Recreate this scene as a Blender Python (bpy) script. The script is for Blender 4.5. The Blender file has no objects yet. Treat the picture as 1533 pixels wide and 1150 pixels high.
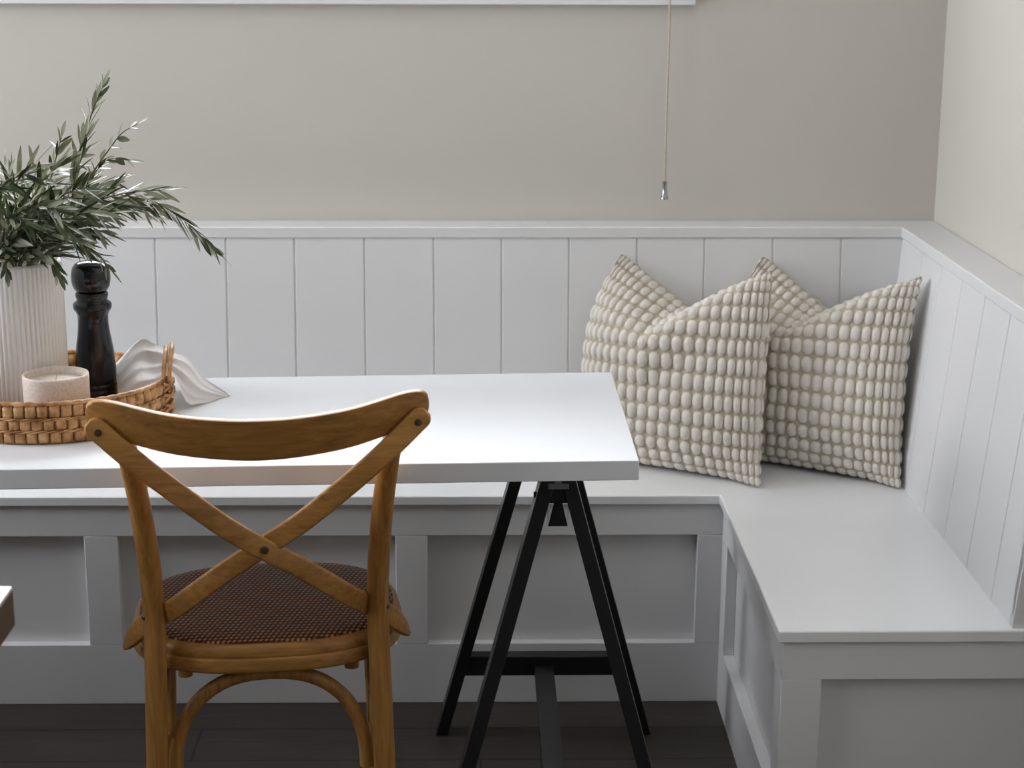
import bpy, bmesh, math, random
import numpy as np
from mathutils import Vector, Matrix
R = math.radians
random.seed(7)
rng = np.random.default_rng(11)
sc = bpy.context.scene
COL = sc.collection

# ------------------------------------------------------------------ camera
CAM_H, F_PX, PITCH, YAW, ROLL = 1.5259, 2620.57, R(14.2405), R(1.0638), R(0.1941)

def ray(x, y):
    """direction in the room seen at a photo pixel"""
    u, w = x - 766.5, y - 575.0
    c, s = math.cos(-ROLL), math.sin(-ROLL)
    u, w = u * c - w * s, u * s + w * c
    dx, dy, dz = u / F_PX, 1.0, -w / F_PX
    c, s = math.cos(PITCH), math.sin(PITCH)
    dy, dz = dy * c + dz * s, -dy * s + dz * c
    c, s = math.cos(YAW), math.sin(YAW)
    return Vector((dx * c + dy * s, -dx * s + dy * c, dz))

def at(x, y, Y):
    d = ray(x, y)
    return Vector((0, 0, CAM_H)) + d * (Y / d.y)

def make_camera():
    cd = bpy.data.cameras.new('camera')
    cam = bpy.data.objects.new('camera', cd)
    COL.objects.link(cam)
    fwd = ray(766.5, 575).normalized()
    right = (ray(866.5, 575) - ray(666.5, 575)).normalized()
    up = right.cross(fwd).normalized()
    m = Matrix((right, up, -fwd)).transposed().to_4x4()
    m.translation = (0, 0, CAM_H)
    cam.matrix_world = m
    cd.sensor_width = 36
    cd.lens = 36 * F_PX / 1533
    cd.clip_start = 0.05
    cd.dof.use_dof = True
    cd.dof.focus_distance = 2.95
    cd.dof.aperture_fstop = 6.3
    sc.camera = cam
make_camera()

# ------------------------------------------------------------------ materials
def new_mat(name):
    m = bpy.data.materials.new(name)
    m.use_nodes = True
    nt = m.node_tree
    return m, nt, nt.nodes['Principled BSDF']

def noise(nt, scale=(1, 1, 1), nscale=5.0, detail=3.0, rough=0.5, coord='Object', dist=0.0):
    tc = nt.nodes.new('ShaderNodeTexCoord')
    mp = nt.nodes.new('ShaderNodeMapping')
    mp.inputs['Scale'].default_value = scale
    nt.links.new(tc.outputs[coord], mp.inputs['Vector'])
    n = nt.nodes.new('ShaderNodeTexNoise')
    n.inputs['Scale'].default_value = nscale
    n.inputs['Detail'].default_value = detail
    n.inputs['Roughness'].default_value = rough
    n.inputs['Distortion'].default_value = dist
    nt.links.new(mp.outputs['Vector'], n.inputs['Vector'])
    return n, mp

def ramp(nt, fac, stops):
    r = nt.nodes.new('ShaderNodeValToRGB')
    els = r.color_ramp.elements
    while len(els) < len(stops):
        els.new(0.5)
    for e, (p, c) in zip(els, stops):
        e.position = p
        e.color = (*c, 1)
    nt.links.new(fac, r.inputs['Fac'])
    return r

def bump(nt, b, height, strength, dist):
    bp = nt.nodes.new('ShaderNodeBump')
    bp.inputs['Strength'].default_value = strength
    bp.inputs['Distance'].default_value = dist
    nt.links.new(height, bp.inputs['Height'])
    nt.links.new(bp.outputs['Normal'], b.inputs['Normal'])

def plain(name, col, rough=0.5, metal=0.0, var=0.04, nscale=6.0, bmp=0.0, spec=0.5, bscale=None):
    m, nt, b = new_mat(name)
    n, _ = noise(nt, nscale=nscale)
    lo = tuple(c * (1 - var) for c in col)
    hi = tuple(min(1, c * (1 + var)) for c in col)
    r = ramp(nt, n.outputs['Fac'], [(0.3, lo), (0.7, hi)])
    nt.links.new(r.outputs['Color'], b.inputs['Base Color'])
    b.inputs['Roughness'].default_value = rough
    b.inputs['Metallic'].default_value = metal
    b.inputs['Specular IOR Level'].default_value = spec
    if bmp:
        n2, _ = noise(nt, nscale=bscale or nscale * 10)
        bump(nt, b, n2.outputs['Fac'], bmp, 0.002)
    return m

def wood(name, axis, dark, mid, light, rough=0.45, scale=9.0):
    m, nt, b = new_mat(name)
    s = [14.0, 14.0, 14.0]
    s['xyz'.index(axis)] = 0.9
    n, mp = noise(nt, scale=tuple(s), nscale=scale, detail=6, rough=0.62, dist=0.6)
    s2 = [3.0, 3.0, 3.0]
    s2['xyz'.index(axis)] = 0.5
    n2, _ = noise(nt, scale=tuple(s2), nscale=4.0, detail=2)
    mix = nt.nodes.new('ShaderNodeMath')
    mix.operation = 'MULTIPLY_ADD'
    mix.inputs[1].default_value = 0.55
    nt.links.new(n.outputs['Fac'], mix.inputs[0])
    m2 = nt.nodes.new('ShaderNodeMath')
    m2.operation = 'MULTIPLY'
    m2.inputs[1].default_value = 0.45
    nt.links.new(n2.outputs['Fac'], m2.inputs[0])
    nt.links.new(m2.outputs[0], mix.inputs[2])
    r = ramp(nt, mix.outputs[0], [(0.33, dark), (0.5, mid), (0.68, light)])
    nt.links.new(r.outputs['Color'], b.inputs['Base Color'])
    b.inputs['Roughness'].default_value = rough
    bump(nt, b, n.outputs['Fac'], 0.12, 0.001)
    return m

M = {}
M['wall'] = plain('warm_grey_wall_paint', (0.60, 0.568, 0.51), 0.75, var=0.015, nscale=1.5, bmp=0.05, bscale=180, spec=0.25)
M['dim'] = plain('bounce_cutting_grey', (0.27, 0.265, 0.26), 0.8, var=0.02)  # unseen walls, darkened to cut the light bounced onto camera-facing fronts
M['ceiling'] = plain('ceiling_paint', (0.62, 0.62, 0.62), 0.9, var=0.01)
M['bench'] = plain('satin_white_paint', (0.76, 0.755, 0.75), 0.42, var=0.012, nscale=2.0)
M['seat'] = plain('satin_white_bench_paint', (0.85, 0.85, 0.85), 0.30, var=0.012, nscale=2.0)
M['table'] = plain('white_table_laminate', (0.80, 0.815, 0.84), 0.22, var=0.008, nscale=2.0)
M['trim'] = plain('white_trim_paint', (0.82, 0.82, 0.83), 0.4, var=0.01)
M['black'] = plain('black_painted_wood', (0.010, 0.010, 0.011), 0.40, var=0.2, nscale=12, bmp=0.06, bscale=80)
M['steel'] = plain('black_steel', (0.02, 0.02, 0.022), 0.3, metal=0.3, var=0.1)
M['plate'] = plain('grey_steel', (0.24, 0.24, 0.25), 0.4, metal=0.3, var=0.1)
M['mill'] = plain('black_lacquer', (0.008, 0.009, 0.014), 0.16, var=0.1)
OAKD, OAKM, OAKL = (0.20, 0.085, 0.017), (0.37, 0.17, 0.038), (0.53, 0.27, 0.072)
for ax in 'xyz':
    M['oak_' + ax] = wood('honey_oak_' + ax, ax, OAKD, OAKM, OAKL)
M['bolt'] = plain('aged_bolt', (0.10, 0.075, 0.05), 0.35, metal=0.8, var=0.2, nscale=90)
M['walnut'] = wood('dark_walnut', 'y', (0.03, 0.015, 0.008), (0.06, 0.03, 0.015), (0.09, 0.045, 0.022), 0.5)
M['chrome'] = plain('chrome', (0.42, 0.42, 0.43), 0.25, metal=1.0, var=0.05)
M['cord'] = plain('beige_cord', (0.48, 0.42, 0.31), 0.8, var=0.1, nscale=200)
M['vase'] = plain('matt_white_ceramic', (0.80, 0.775, 0.745), 0.45, var=0.02)
M['wax'] = plain('cream_wax', (0.78, 0.68, 0.58), 0.4, var=0.03)
M['wick'] = plain('wick', (0.6, 0.5, 0.4), 0.9)
M['soil'] = plain('stem_bark', (0.12, 0.085, 0.05), 0.8, var=0.3, nscale=40)

def mat_cup():
    m, nt, b = new_mat('speckled_stoneware')
    n, _ = noise(nt, nscale=260, detail=4)
    r = ramp(nt, n.outputs['Fac'], [(0.25, (0.58, 0.46, 0.38)), (0.5, (0.69, 0.575, 0.49)), (0.75, (0.74, 0.645, 0.57))])
    nt.links.new(r.outputs['Color'], b.inputs['Base Color'])
    b.inputs['Roughness'].default_value = 0.55
    bump(nt, b, n.outputs['Fac'], 0.35, 0.002)
    return m
M['cup'] = mat_cup()

def mat_rattan():
    m, nt, b = new_mat('rattan_splint')
    n, _ = noise(nt, scale=(1, 1, 1), nscale=55, detail=3)
    r = ramp(nt, n.outputs['Fac'], [(0.28, (0.22, 0.09, 0.028)), (0.5, (0.48, 0.24, 0.085)), (0.75, (0.68, 0.42, 0.20))])
    nt.links.new(r.outputs['Color'], b.inputs['Base Color'])
    b.inputs['Roughness'].default_value = 0.42
    n2, _ = noise(nt, scale=(1, 1, .1), nscale=400, detail=2)
    bump(nt, b, n2.outputs['Fac'], 0.3, 0.001)
    return m
M['rattan'] = mat_rattan()
M['rattan_dark'] = plain('rattan_core', (0.13, 0.06, 0.025), 0.6, var=0.2, nscale=60)

def mat_weave():
    """tight woven rattan seat: two crossing strand directions"""
    m, nt, b = new_mat('woven_rattan_seat')
    tc = nt.nodes.new('ShaderNodeTexCoord')
    outs = []
    for rz, sc_ in ((R(20), 250.0), (R(92), 190.0)):
        mp = nt.nodes.new('ShaderNodeMapping')
        mp.inputs['Rotation'].default_value = (0, 0, rz)
        nt.links.new(tc.outputs['Object'], mp.inputs['Vector'])
        w = nt.nodes.new('ShaderNodeTexWave')
        w.wave_type = 'BANDS'
        w.inputs['Scale'].default_value = sc_ / 6.2832 * 1.0
        w.inputs['Distortion'].default_value = 0.6
        w.inputs['Detail Scale'].default_value = 4
        nt.links.new(mp.outputs['Vector'], w.inputs['Vector'])
        outs.append(w.outputs['Fac'])
    mul = nt.nodes.new('ShaderNodeMath')
    mul.operation = 'MULTIPLY'
    nt.links.new(outs[0], mul.inputs[0])
    nt.links.new(outs[1], mul.inputs[1])
    r = ramp(nt, mul.outputs[0], [(0.05, (0.065, 0.023, 0.010)), (0.3, (0.22, 0.09, 0.040)), (0.8, (0.46, 0.235, 0.118))])
    nt.links.new(r.outputs['Color'], b.inputs['Base Color'])
    b.inputs['Roughness'].default_value = 0.6
    b.inputs['Specular IOR Level'].default_value = 0.2
    bump(nt, b, mul.outputs[0], 0.7, 0.002)
    return m
M['weave'] = mat_weave()

def mat_floor():
    m, nt, b = new_mat('dark_oak_floor')
    tc = nt.nodes.new('ShaderNodeTexCoord')
    br = nt.nodes.new('ShaderNodeTexBrick')
    br.inputs['Scale'].default_value = 1.0
    br.inputs['Brick Width'].default_value = 1.5
    br.inputs['Row Height'].default_value = 0.14
    br.inputs['Mortar Size'].default_value = 0.0025
    br.inputs['Color1'].default_value = (0.046, 0.037, 0.032, 1)
    br.inputs['Color2'].default_value = (0.060, 0.049, 0.043, 1)
    br.inputs['Mortar'].default_value = (0.018, 0.014, 0.012, 1)
    br.offset = 0.37
    nt.links.new(tc.outputs['Object'], br.inputs['Vector'])
    n, _ = noise(nt, scale=(1.2, 18, 1), nscale=5, detail=6, rough=0.65)
    mx = nt.nodes.new('ShaderNodeMix')
    mx.data_type = 'RGBA'
    mx.blend_type = 'MULTIPLY'
    mx.inputs['Factor'].default_value = 0.6
    r = ramp(nt, n.outputs['Fac'], [(0.3, (0.5, 0.48, 0.46)), (0.65, (1.0, 1.0, 1.0))])
    nt.links.new(br.outputs['Color'], mx.inputs['A'])
    nt.links.new(r.outputs['Color'], mx.inputs['B'])
    nt.links.new(mx.outputs['Result'], b.inputs['Base Color'])
    b.inputs['Roughness'].default_value = 0.5
    b.inputs['Specular IOR Level'].default_value = 0.35
    bump(nt, b, n.outputs['Fac'], 0.1, 0.001)
    return m
M['floor'] = mat_floor()

def mat_cushion():
    """cream tufts on a tan ground; the tufts are modelled, the attribute tells tuft from ground"""
    m, nt, b = new_mat('bobble_weave')
    a = nt.nodes.new('ShaderNodeAttribute')
    a.attribute_name = 'tuft'
    n, _ = noise(nt, nscale=700, detail=3)
    add = nt.nodes.new('ShaderNodeMath')
    add.operation = 'MULTIPLY_ADD'
    add.inputs[1].default_value = 0.25
    nt.links.new(n.outputs['Fac'], add.inputs[0])
    nt.links.new(a.outputs['Fac'], add.inputs[2])
    r = ramp(nt, add.outputs[0], [(0.25, (0.56, 0.485, 0.37)), (0.5, (0.80, 0.745, 0.67))])
    nt.links.new(r.outputs['Color'], b.inputs['Base Color'])
    b.inputs['Roughness'].default_value = 0.95
    b.inputs['Specular IOR Level'].default_value = 0.1
    b.inputs['Sheen Weight'].default_value = 0.15
    bump(nt, b, n.outputs['Fac'], 0.6, 0.002)
    return m
M['cushion'] = mat_cushion()

def mat_leaf():
    m, nt, b = new_mat('olive_leaf')
    g = nt.nodes.new('ShaderNodeNewGeometry')
    n, _ = noise(nt, nscale=28, detail=2)
    top = ramp(nt, n.outputs['Fac'], [(0.3, (0.026, 0.040, 0.015)), (0.55, (0.062, 0.084, 0.033)), (0.8, (0.17, 0.19, 0.085))])
    und = ramp(nt, n.outputs['Fac'], [(0.3, (0.19, 0.205, 0.115)), (0.7, (0.36, 0.37, 0.26))])
    mx = nt.nodes.new('ShaderNodeMix')
    mx.data_type = 'RGBA'
    nt.links.new(g.outputs['Backfacing'], mx.inputs['Factor'])
    nt.links.new(top.outputs['Color'], mx.inputs['A'])
    nt.links.new(und.outputs['Color'], mx.inputs['B'])
    nt.links.new(mx.outputs['Result'], b.inputs['Base Color'])
    b.inputs['Roughness'].default_value = 0.48
    b.inputs['Specular IOR Level'].default_value = 0.4
    return m
M['leaf'] = mat_leaf()

def mat_linen():
    m, nt, b = new_mat('white_gauze')
    n, _ = noise(nt, nscale=900, detail=2)
    r = ramp(nt, n.outputs['Fac'], [(0.3, (0.82, 0.78, 0.76)), (0.7, (0.92, 0.89, 0.87))])
    nt.links.new(r.outputs['Color'], b.inputs['Base Color'])
    b.inputs['Roughness'].default_value = 0.9
    tr = nt.nodes.new('ShaderNodeBsdfTranslucent')
    tr.inputs['Color'].default_value = (0.92, 0.89, 0.86, 1)
    ms = nt.nodes.new('ShaderNodeMixShader')
    ms.inputs['Fac'].default_value = 0.22
    nt.links.new(b.outputs['BSDF'], ms.inputs[1])
    nt.links.new(tr.outputs['BSDF'], ms.inputs[2])
    nt.links.new(ms.outputs[0], nt.nodes['Material Output'].inputs['Surface'])
    bump(nt, b, n.outputs['Fac'], 0.3, 0.001)
    return m
M['linen'] = mat_linen()

def mat_pane():
    m, nt, b = new_mat('window_glass')
    t = nt.nodes.new('ShaderNodeBsdfTransparent')
    g = nt.nodes.new('ShaderNodeBsdfGlossy')
    g.inputs['Roughness'].default_value = 0.02
    fr = nt.nodes.new('ShaderNodeFresnel')
    fr.inputs['IOR'].default_value = 1.45
    ms = nt.nodes.new('ShaderNodeMixShader')
    nt.links.new(fr.outputs[0], ms.inputs['Fac'])
    nt.links.new(t.outputs[0], ms.inputs[1])
    nt.links.new(g.outputs[0], ms.inputs[2])
    nt.links.new(ms.outputs[0], nt.nodes['Material Output'].inputs['Surface'])
    return m
M['pane'] = mat_pane()

# ------------------------------------------------------------------ mesh helpers
class MB:
    """collects shapes, then links them as one mesh object"""
    def __init__(self):
        self.v, self.f = [], []
    def add(self, vs, fs):
        o = len(self.v)
        self.v += [tuple(p) for p in vs]
        self.f += [tuple(i + o for i in q) for q in fs]
        return self
    def box(self, x0, x1, y0, y1, z0, z1):
        vs = [(x, y, z) for z in (z0, z1) for y in (y0, y1) for x in (x0, x1)]
        return self.add(vs, [(0, 2, 3, 1), (4, 5, 7, 6), (0, 1, 5, 4), (2, 6, 7, 3), (0, 4, 6, 2), (1, 3, 7, 5)])
    def prism(self, poly, axis, a, b):
        """polygon extruded along an axis; poly holds the other two coordinates in x,y,z order"""
        def mk(p, t):
            q = list(p)
            q.insert('xyz'.index(axis), t)
            return q
        n = len(poly)
        vs = [mk(p, a) for p in poly] + [mk(p, b) for p in poly]
        fs = [tuple(range(n))[::-1], tuple(range(n, 2 * n))]
        fs += [(i, (i + 1) % n, (i + 1) % n + n, i + n) for i in range(n)]
        return self.add(vs, fs)
    def hexa(self, bottom, top):
        vs = list(bottom) + list(top)
        return self.add(vs, [(3, 2, 1, 0), (4, 5, 6, 7)] + [(i, (i + 1) % 4, (i + 1) % 4 + 4, i + 4) for i in range(4)])
    def lathe(self, prof, n=48, c=(0, 0, 0), mod=None, cap=True):
        vs, fs = [], []
        for r, z in prof:
            for i in range(n):
                a = 2 * math.pi * i / n
                rr = r * (mod(a, z) if mod else 1)
                vs.append((c[0] + rr * math.cos(a), c[1] + rr * math.sin(a), c[2] + z))
        for k in range(len(prof) - 1):
            for i in range(n):
                j = (i + 1) % n
                fs.append((k * n + i, k * n + j, (k + 1) * n + j, (k + 1) * n + i))
        if cap:
            fs.append(tuple(range(n))[::-1])
            fs.append(tuple((len(prof) - 1) * n + i for i in range(n)))
        return self.add(vs, fs)
    def sweep(self, pts, prof, normal=None, scales=None, closed=False):
        """profile (list of (a,b)) carried along points; a along width, b along the normal"""
        pts = [Vector(p) for p in pts]
        n, k = len(pts), len(prof)
        vs, fs = [], []
        prevN = None
        for i, p in enumerate(pts):
            if closed:
                t = pts[(i + 1) % n] - pts[i - 1]
            else:
                t = pts[min(i + 1, n - 1)] - pts[max(i - 1, 0)]
            t.normalize()
            if normal is not None:
                N = Vector(normal(i / max(1, n - 1)) if callable(normal) else normal)
            else:
                N = prevN if prevN is not None else (Vector((0, 0, 1)) if abs(t.z) < 0.9 else Vector((0, 1, 0)))
            N = (N - t * N.dot(t)).normalized()
            prevN = N
            W = t.cross(N)
            s = scales[i] if scales else 1.0
            for a, b in prof:
                vs.append(p + W * (a * s) + N * (b * s))
        for i in range(n if closed else n - 1):
            for j in range(k):
                i2, j2 = (i + 1) % n, (j + 1) % k
                fs.append((i * k + j, i * k + j2, i2 * k + j2, i2 * k + j))
        if not closed:
            fs.append(tuple(range(k))[::-1])
            fs.append(tuple((n - 1) * k + j for j in range(k)))
        return self.add(vs, fs)
    def tube(self, pts, r, n=12, radii=None, closed=False):
        prof = [(math.cos(2 * math.pi * i / n), math.sin(2 * math.pi * i / n)) for i in range(n)]
        rr = radii if radii else [r] * len(pts)
        return self.sweep(pts, prof, scales=rr, closed=closed)
    def build(self, name, mat, parent=None, smooth=False, bevel=0.0, seg=2, angle=40):
        me = bpy.data.meshes.new(name)
        me.from_pydata(self.v, [], self.f)
        bm = bmesh.new()
        bm.from_mesh(me)
        bmesh.ops.recalc_face_normals(bm, faces=bm.faces)
        bm.to_mesh(me)
        bm.free()
        me.materials.append(mat)
        o = bpy.data.objects.new(name, me)
        COL.objects.link(o)
        if parent is not None:
            o.parent = parent
        if smooth or bevel:
            me.polygons.foreach_set('use_smooth', [True] * len(me.polygons))
            me.set_sharp_from_angle(angle=R(angle))
        if bevel:
            b = o.modifiers.new('bevel', 'BEVEL')
            b.width = bevel
            b.segments = seg
            b.limit_method = 'ANGLE'
            b.angle_limit = R(35)
        return o

def spline(pts, n=8):
    """Catmull-Rom through the points"""
    P = [Vector(p) for p in pts]
    P = [P[0] * 2 - P[1]] + P + [P[-1] * 2 - P[-2]]
    out = []
    for i in range(1, len(P) - 2):
        for k in range(n):
            t = k / n
            a, b, c, d = P[i - 1], P[i], P[i + 1], P[i + 2]
            out.append(0.5 * ((2 * b) + (c - a) * t + (2 * a - 5 * b + 4 * c - d) * t * t + (3 * b - a - 3 * c + d) * t ** 3))
    out.append(P[-2])
    return out

def rounded(w, h, r, n=3):
    """rounded rectangle profile, full width w and height h"""
    out = []
    for cx, cy, a0 in ((w / 2 - r, h / 2 - r, 0), (-w / 2 + r, h / 2 - r, 90), (-w / 2 + r, -h / 2 + r, 180), (w / 2 - r, -h / 2 + r, 270)):
        for k in range(n + 1):
            a = R(a0 + 90 * k / n)
            out.append((cx + r * math.cos(a), cy + r * math.sin(a)))
    return out

def thing(name, label, cat, loc=(0, 0, 0), rz=0.0, group=None):
    o = bpy.data.objects.new(name, None)
    COL.objects.link(o)
    o.location = loc
    o.rotation_euler = (0, 0, rz)
    o.empty_display_size = 0.1
    tag(o, label, cat, group)
    return o

def tag(o, label, cat, group=None):
    o['label'] = label
    o['category'] = cat
    if group:
        o['group'] = group
    return o

def struct(o, label=None, cat=None):
    o['kind'] = 'structure'
    if label:
        o['label'] = label
        o['category'] = cat
    return o

# ------------------------------------------------------------------ the room
W3 = (0.6, 1.85, 1.25, 2.2)                             # unseen opening added in the left wall, lights table front and chair
D, X = 3.777, 0.9907            # back wall plane, right wall plane
XL, YF, HC = -2.9, -3.6, 2.55   # left wall, wall behind the camera, ceiling
T = 0.16
WX0, WX1, WZ0, WZ1 = -1.62, 0.385, 1.455, 2.32          # window in the back wall
LY0, LY1, LZ0, LZ1 = 2.45, 3.6, 0.95, 2.2              # window in the left wall

struct(MB().box(XL - T, X + T, YF - T, D + T, -0.1, 0).build('floor', M['floor']), 'dark brown timber plank floor', 'floor')
struct(MB().box(XL - T, X + T, YF - T, D + T, HC, HC + 0.1).build('ceiling', M['ceiling']), 'plain white ceiling', 'ceiling')
wb = MB()
wb.box(XL - T, WX0, D, D + T, 0, HC).box(WX1, X + T, D, D + T, 0, HC)
wb.box(WX0, WX1, D, D + T, 0, WZ0).box(WX0, WX1, D, D + T, WZ1, HC)
struct(wb.build('wall_back', M['wall']), 'warm grey painted wall above the planked bench back', 'wall')
struct(MB().box(X, X + T, YF - T, D, 0, HC).build('wall_right', M['wall']), 'warm grey painted side wall at the right', 'wall')
wl = MB()
wl.box(XL - T, XL, YF - T, W3[0], 0, HC).box(XL - T, XL, W3[1], LY0, 0, HC).box(XL - T, XL, LY1, D, 0, HC)
wl.box(XL - T, XL, LY0, LY1, 0, LZ0).box(XL - T, XL, LY0, LY1, LZ1, HC)
wl.box(XL - T, XL, W3[0], W3[1], 0, W3[2]).box(XL - T, XL, W3[0], W3[1], W3[3], HC)
struct(wl.build('wall_left', M['dim']), 'unseen wall at the left in grey darkened to cut bounce light', 'wall')
struct(MB().box(XL, X, YF - T, YF, 0, HC).build('wall_front', M['dim']), 'unseen wall behind the viewer in grey darkened to cut bounce light', 'wall')

# window over the bench: casing, sill, sash and pane
w1 = bpy.data.objects.new('window_1', None)
COL.objects.link(w1)
struct(w1, 'white window whose bottom trim shows at the top of the back wall', 'window')
fr = MB()
fr.box(WX0 - 0.068, WX0, D - 0.02, D, WZ0, WZ1 + 0.07).box(WX1, WX1 + 0.0655, D - 0.02, D, WZ0, WZ1 + 0.07)
fr.box(WX0, WX1, D - 0.02, D, WZ1, WZ1 + 0.07)
fr.build('casing', M['trim'], w1, bevel=0.002)
MB().box(WX0 - 0.068, 0.4538, D - 0.022, D, 1.3935, WZ0 + 0.0).build('sill_trim', M['trim'], w1, bevel=0.002)
sa = MB()
for a, b in ((WX0, WX0 + 0.05), (-0.64, -0.59), (WX1 - 0.05, WX1)):
    sa.box(a, b, D + 0.06, D + 0.10, WZ0 + 0.05, WZ1 - 0.05)
sa.box(WX0, WX1, D + 0.06, D + 0.10, WZ0, WZ0 + 0.05).box(WX0, WX1, D + 0.06, D + 0.10, WZ1 - 0.05, WZ1)
sa.build('sash', M['trim'], w1)
MB().box(WX0 + 0.03, WX1 - 0.03, D + 0.078, D + 0.082, WZ0 + 0.03, WZ1 - 0.03).build('pane', M['pane'], w1)

def left_window(name, label, y0, y1, z0, z1):
    w = bpy.data.objects.new(name, None)
    COL.objects.link(w)
    struct(w, label, 'window')
    sa = MB()
    for a, b in ((y0, y0 + 0.06), ((y0 + y1) / 2 - 0.03, (y0 + y1) / 2 + 0.03), (y1 - 0.06, y1)):
        sa.box(XL - 0.1, XL - 0.05, a, b, z0 + 0.06, z1 - 0.06)
    sa.box(XL - 0.1, XL - 0.05, y0, y1, z0, z0 + 0.06).box(XL - 0.1, XL - 0.05, y0, y1, z1 - 0.06, z1)
    sa.build('sash', M['trim'], w)
    MB().box(XL - 0.077, XL - 0.073, y0 + 0.03, y1 - 0.03, z0 + 0.03, z1 - 0.03).build('pane', M['pane'], w)
left_window('window_2', 'tall white window in the left wall beside the bench', LY0, LY1, LZ0, LZ1)
left_window('fill_window', 'unseen window added in the left wall nearer the viewer as fill light', *W3)  # added window, brightens the table front and chair back

# ------------------------------------------------------------------ corner bench
S, TS = 0.45, 0.0209
YS, XE, YE = 3.3324, 0.4792, 2.6202     # front edge of the back run, inner edge and end of the right run
CZ, CD, TC, SL = 0.9343, 0.0905, 0.0233, 0.1321
FO, RC = 0.0085, 0.022
BL = -2.3
bench = thing('corner_bench', 'white built-in corner bench seat with planked back and panelled base', 'bench', (0, 0, 0))

sm = MB()
poly = [(BL, YS), (XE, YS), (XE, YE), (X - 0.001, YE), (X - 0.001, D - 0.001), (BL, D - 0.001)]
sm.prism(poly, 'z', S - TS, S)
sm.build('seat_top', M['seat'], bench, bevel=0.003, seg=3)

RZ0, RZ1 = 0.13, 0.3632                 # panel opening
yf = YS + FO
ff = MB()
ff.box(BL, XE + FO + RC, yf, yf + RC, RZ1, S - TS)
ff.box(BL, XE + FO + RC, yf, yf + RC, 0.0, RZ0)
for a, b in ((-1.98, -1.915), (-1.36, -1.293), (-0.796, -0.7286), (-0.1716, -0.1075), (0.4378, XE + FO + RC)):
    ff.box(a, b, yf, yf + RC, RZ0, RZ1)
ff.build('face_frame', M['bench'], bench, bevel=0.0012, seg=1)
MB().box(BL, XE + FO + RC, yf + RC, yf + RC + 0.012, 0, S - TS).build('recessed_panel', M['bench'], bench)

xf = XE + FO
y_end = YE + 0.008
ff = MB()
ff.box(xf, xf + RC, y_end + RC, yf, RZ1, S - TS)
ff.box(xf, xf + RC, y_end + RC, yf, 0.0, RZ0)
ff.box(xf, xf + RC, y_end + RC, y_end + 0.066, RZ0, RZ1)
ff.box(xf, xf + RC, yf - 0.066, yf, RZ0, RZ1)
ff.build('face_frame', M['bench'], bench, bevel=0.0012, seg=1)
MB().box(xf + RC, xf + RC + 0.012, y_end + RC, yf, 0, S - TS).build('recessed_panel', M['bench'], bench)

ff = MB()
ff.box(xf, X - 0.001, y_end, y_end + RC, RZ1 - 0.001, S - TS)
ff.box(xf, X - 0.001, y_end, y_end + RC, 0, RZ0)
ff.box(xf, 0.5533, y_end, y_end + RC, RZ0, RZ1)
ff.box(X - 0.067, X - 0.001, y_end, y_end + RC, RZ0, RZ1)
ff.build('face_frame', M['bench'], bench, bevel=0.0012, seg=1)
MB().box(xf + RC + 0.012, X - 0.001, y_end + RC, y_end + RC + 0.012, 0, S - TS).build('recessed_panel', M['bench'], bench)

def planks(edges, z0, z1, front0, front1, along):
    """tongue and groove boards; front0/front1 = distance of the face from the wall at z0 and z1"""
    mb = MB()
    th, ch = 0.016, 0.0028
    for a, b in zip(edges[:-1], edges[1:]):
        prof = [(a, 0.0035), (a + ch * 0.2, 0.0035), (a + ch * 1.1, 0), (b - ch * 1.1, 0), (b - ch * 0.2, 0.0035), (b, 0.0035), (b, th), (a, th)]
        n = len(prof)
        vs = []
        for z, fd in ((z0, front0), (z1, front1)):
            for s, d in prof:
                if along == 'x':
                    vs.append((s, D - fd + d, z))
                else:
                    vs.append((X - fd + d, s, z))
        fs = [tuple(range(n)), tuple(range(n, 2 * n))] + [(i, (i + 1) % n, (i + 1) % n + n, i + n) for i in range(n)]
        mb.add(vs, fs)
    return mb

gx = [-0.6913, -0.5415, -0.3958, -0.2471, -0.0995, 0.0454, 0.1891, 0.3344, 0.4785, 0.6256, 0.7716]
left = []
q = gx[0]
while q - 0.1463 > BL:
    q -= 0.1463
    left.append(q)
edges = [BL] + left[::-1] + gx + [0.918]
planks(edges, S, CZ - TC, SL, CD - 0.004, 'x').build('planked_back', M['bench'], bench)
gy = [YE + 0.012, 2.7532, 2.9065, 3.0605, 3.2133, 3.366, 3.5187, 3.70]
planks(gy, S, CZ - TC, SL, CD - 0.004, 'y').build('planked_back', M['bench'], bench)
MB().prism([(X - SL + 0.0, S), (X - CD + 0.004, CZ - TC), (X - 0.001, CZ - TC), (X - 0.001, S)], 'y', YE + 0.0105, YE + 0.03).build('end_cap', M['bench'], bench, bevel=0.001, seg=1)
cm = MB()
c = CD
cm.prism([(BL, D - c), (X - c, D - c), (X - c, YE + 0.008), (X - 0.001, YE + 0.008), (X - 0.001, D - 0.001), (BL, D - 0.001)], 'z', CZ - TC, CZ)
cm.build('top_ledge', M['bench'], bench, bevel=0.002, seg=2)

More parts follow.
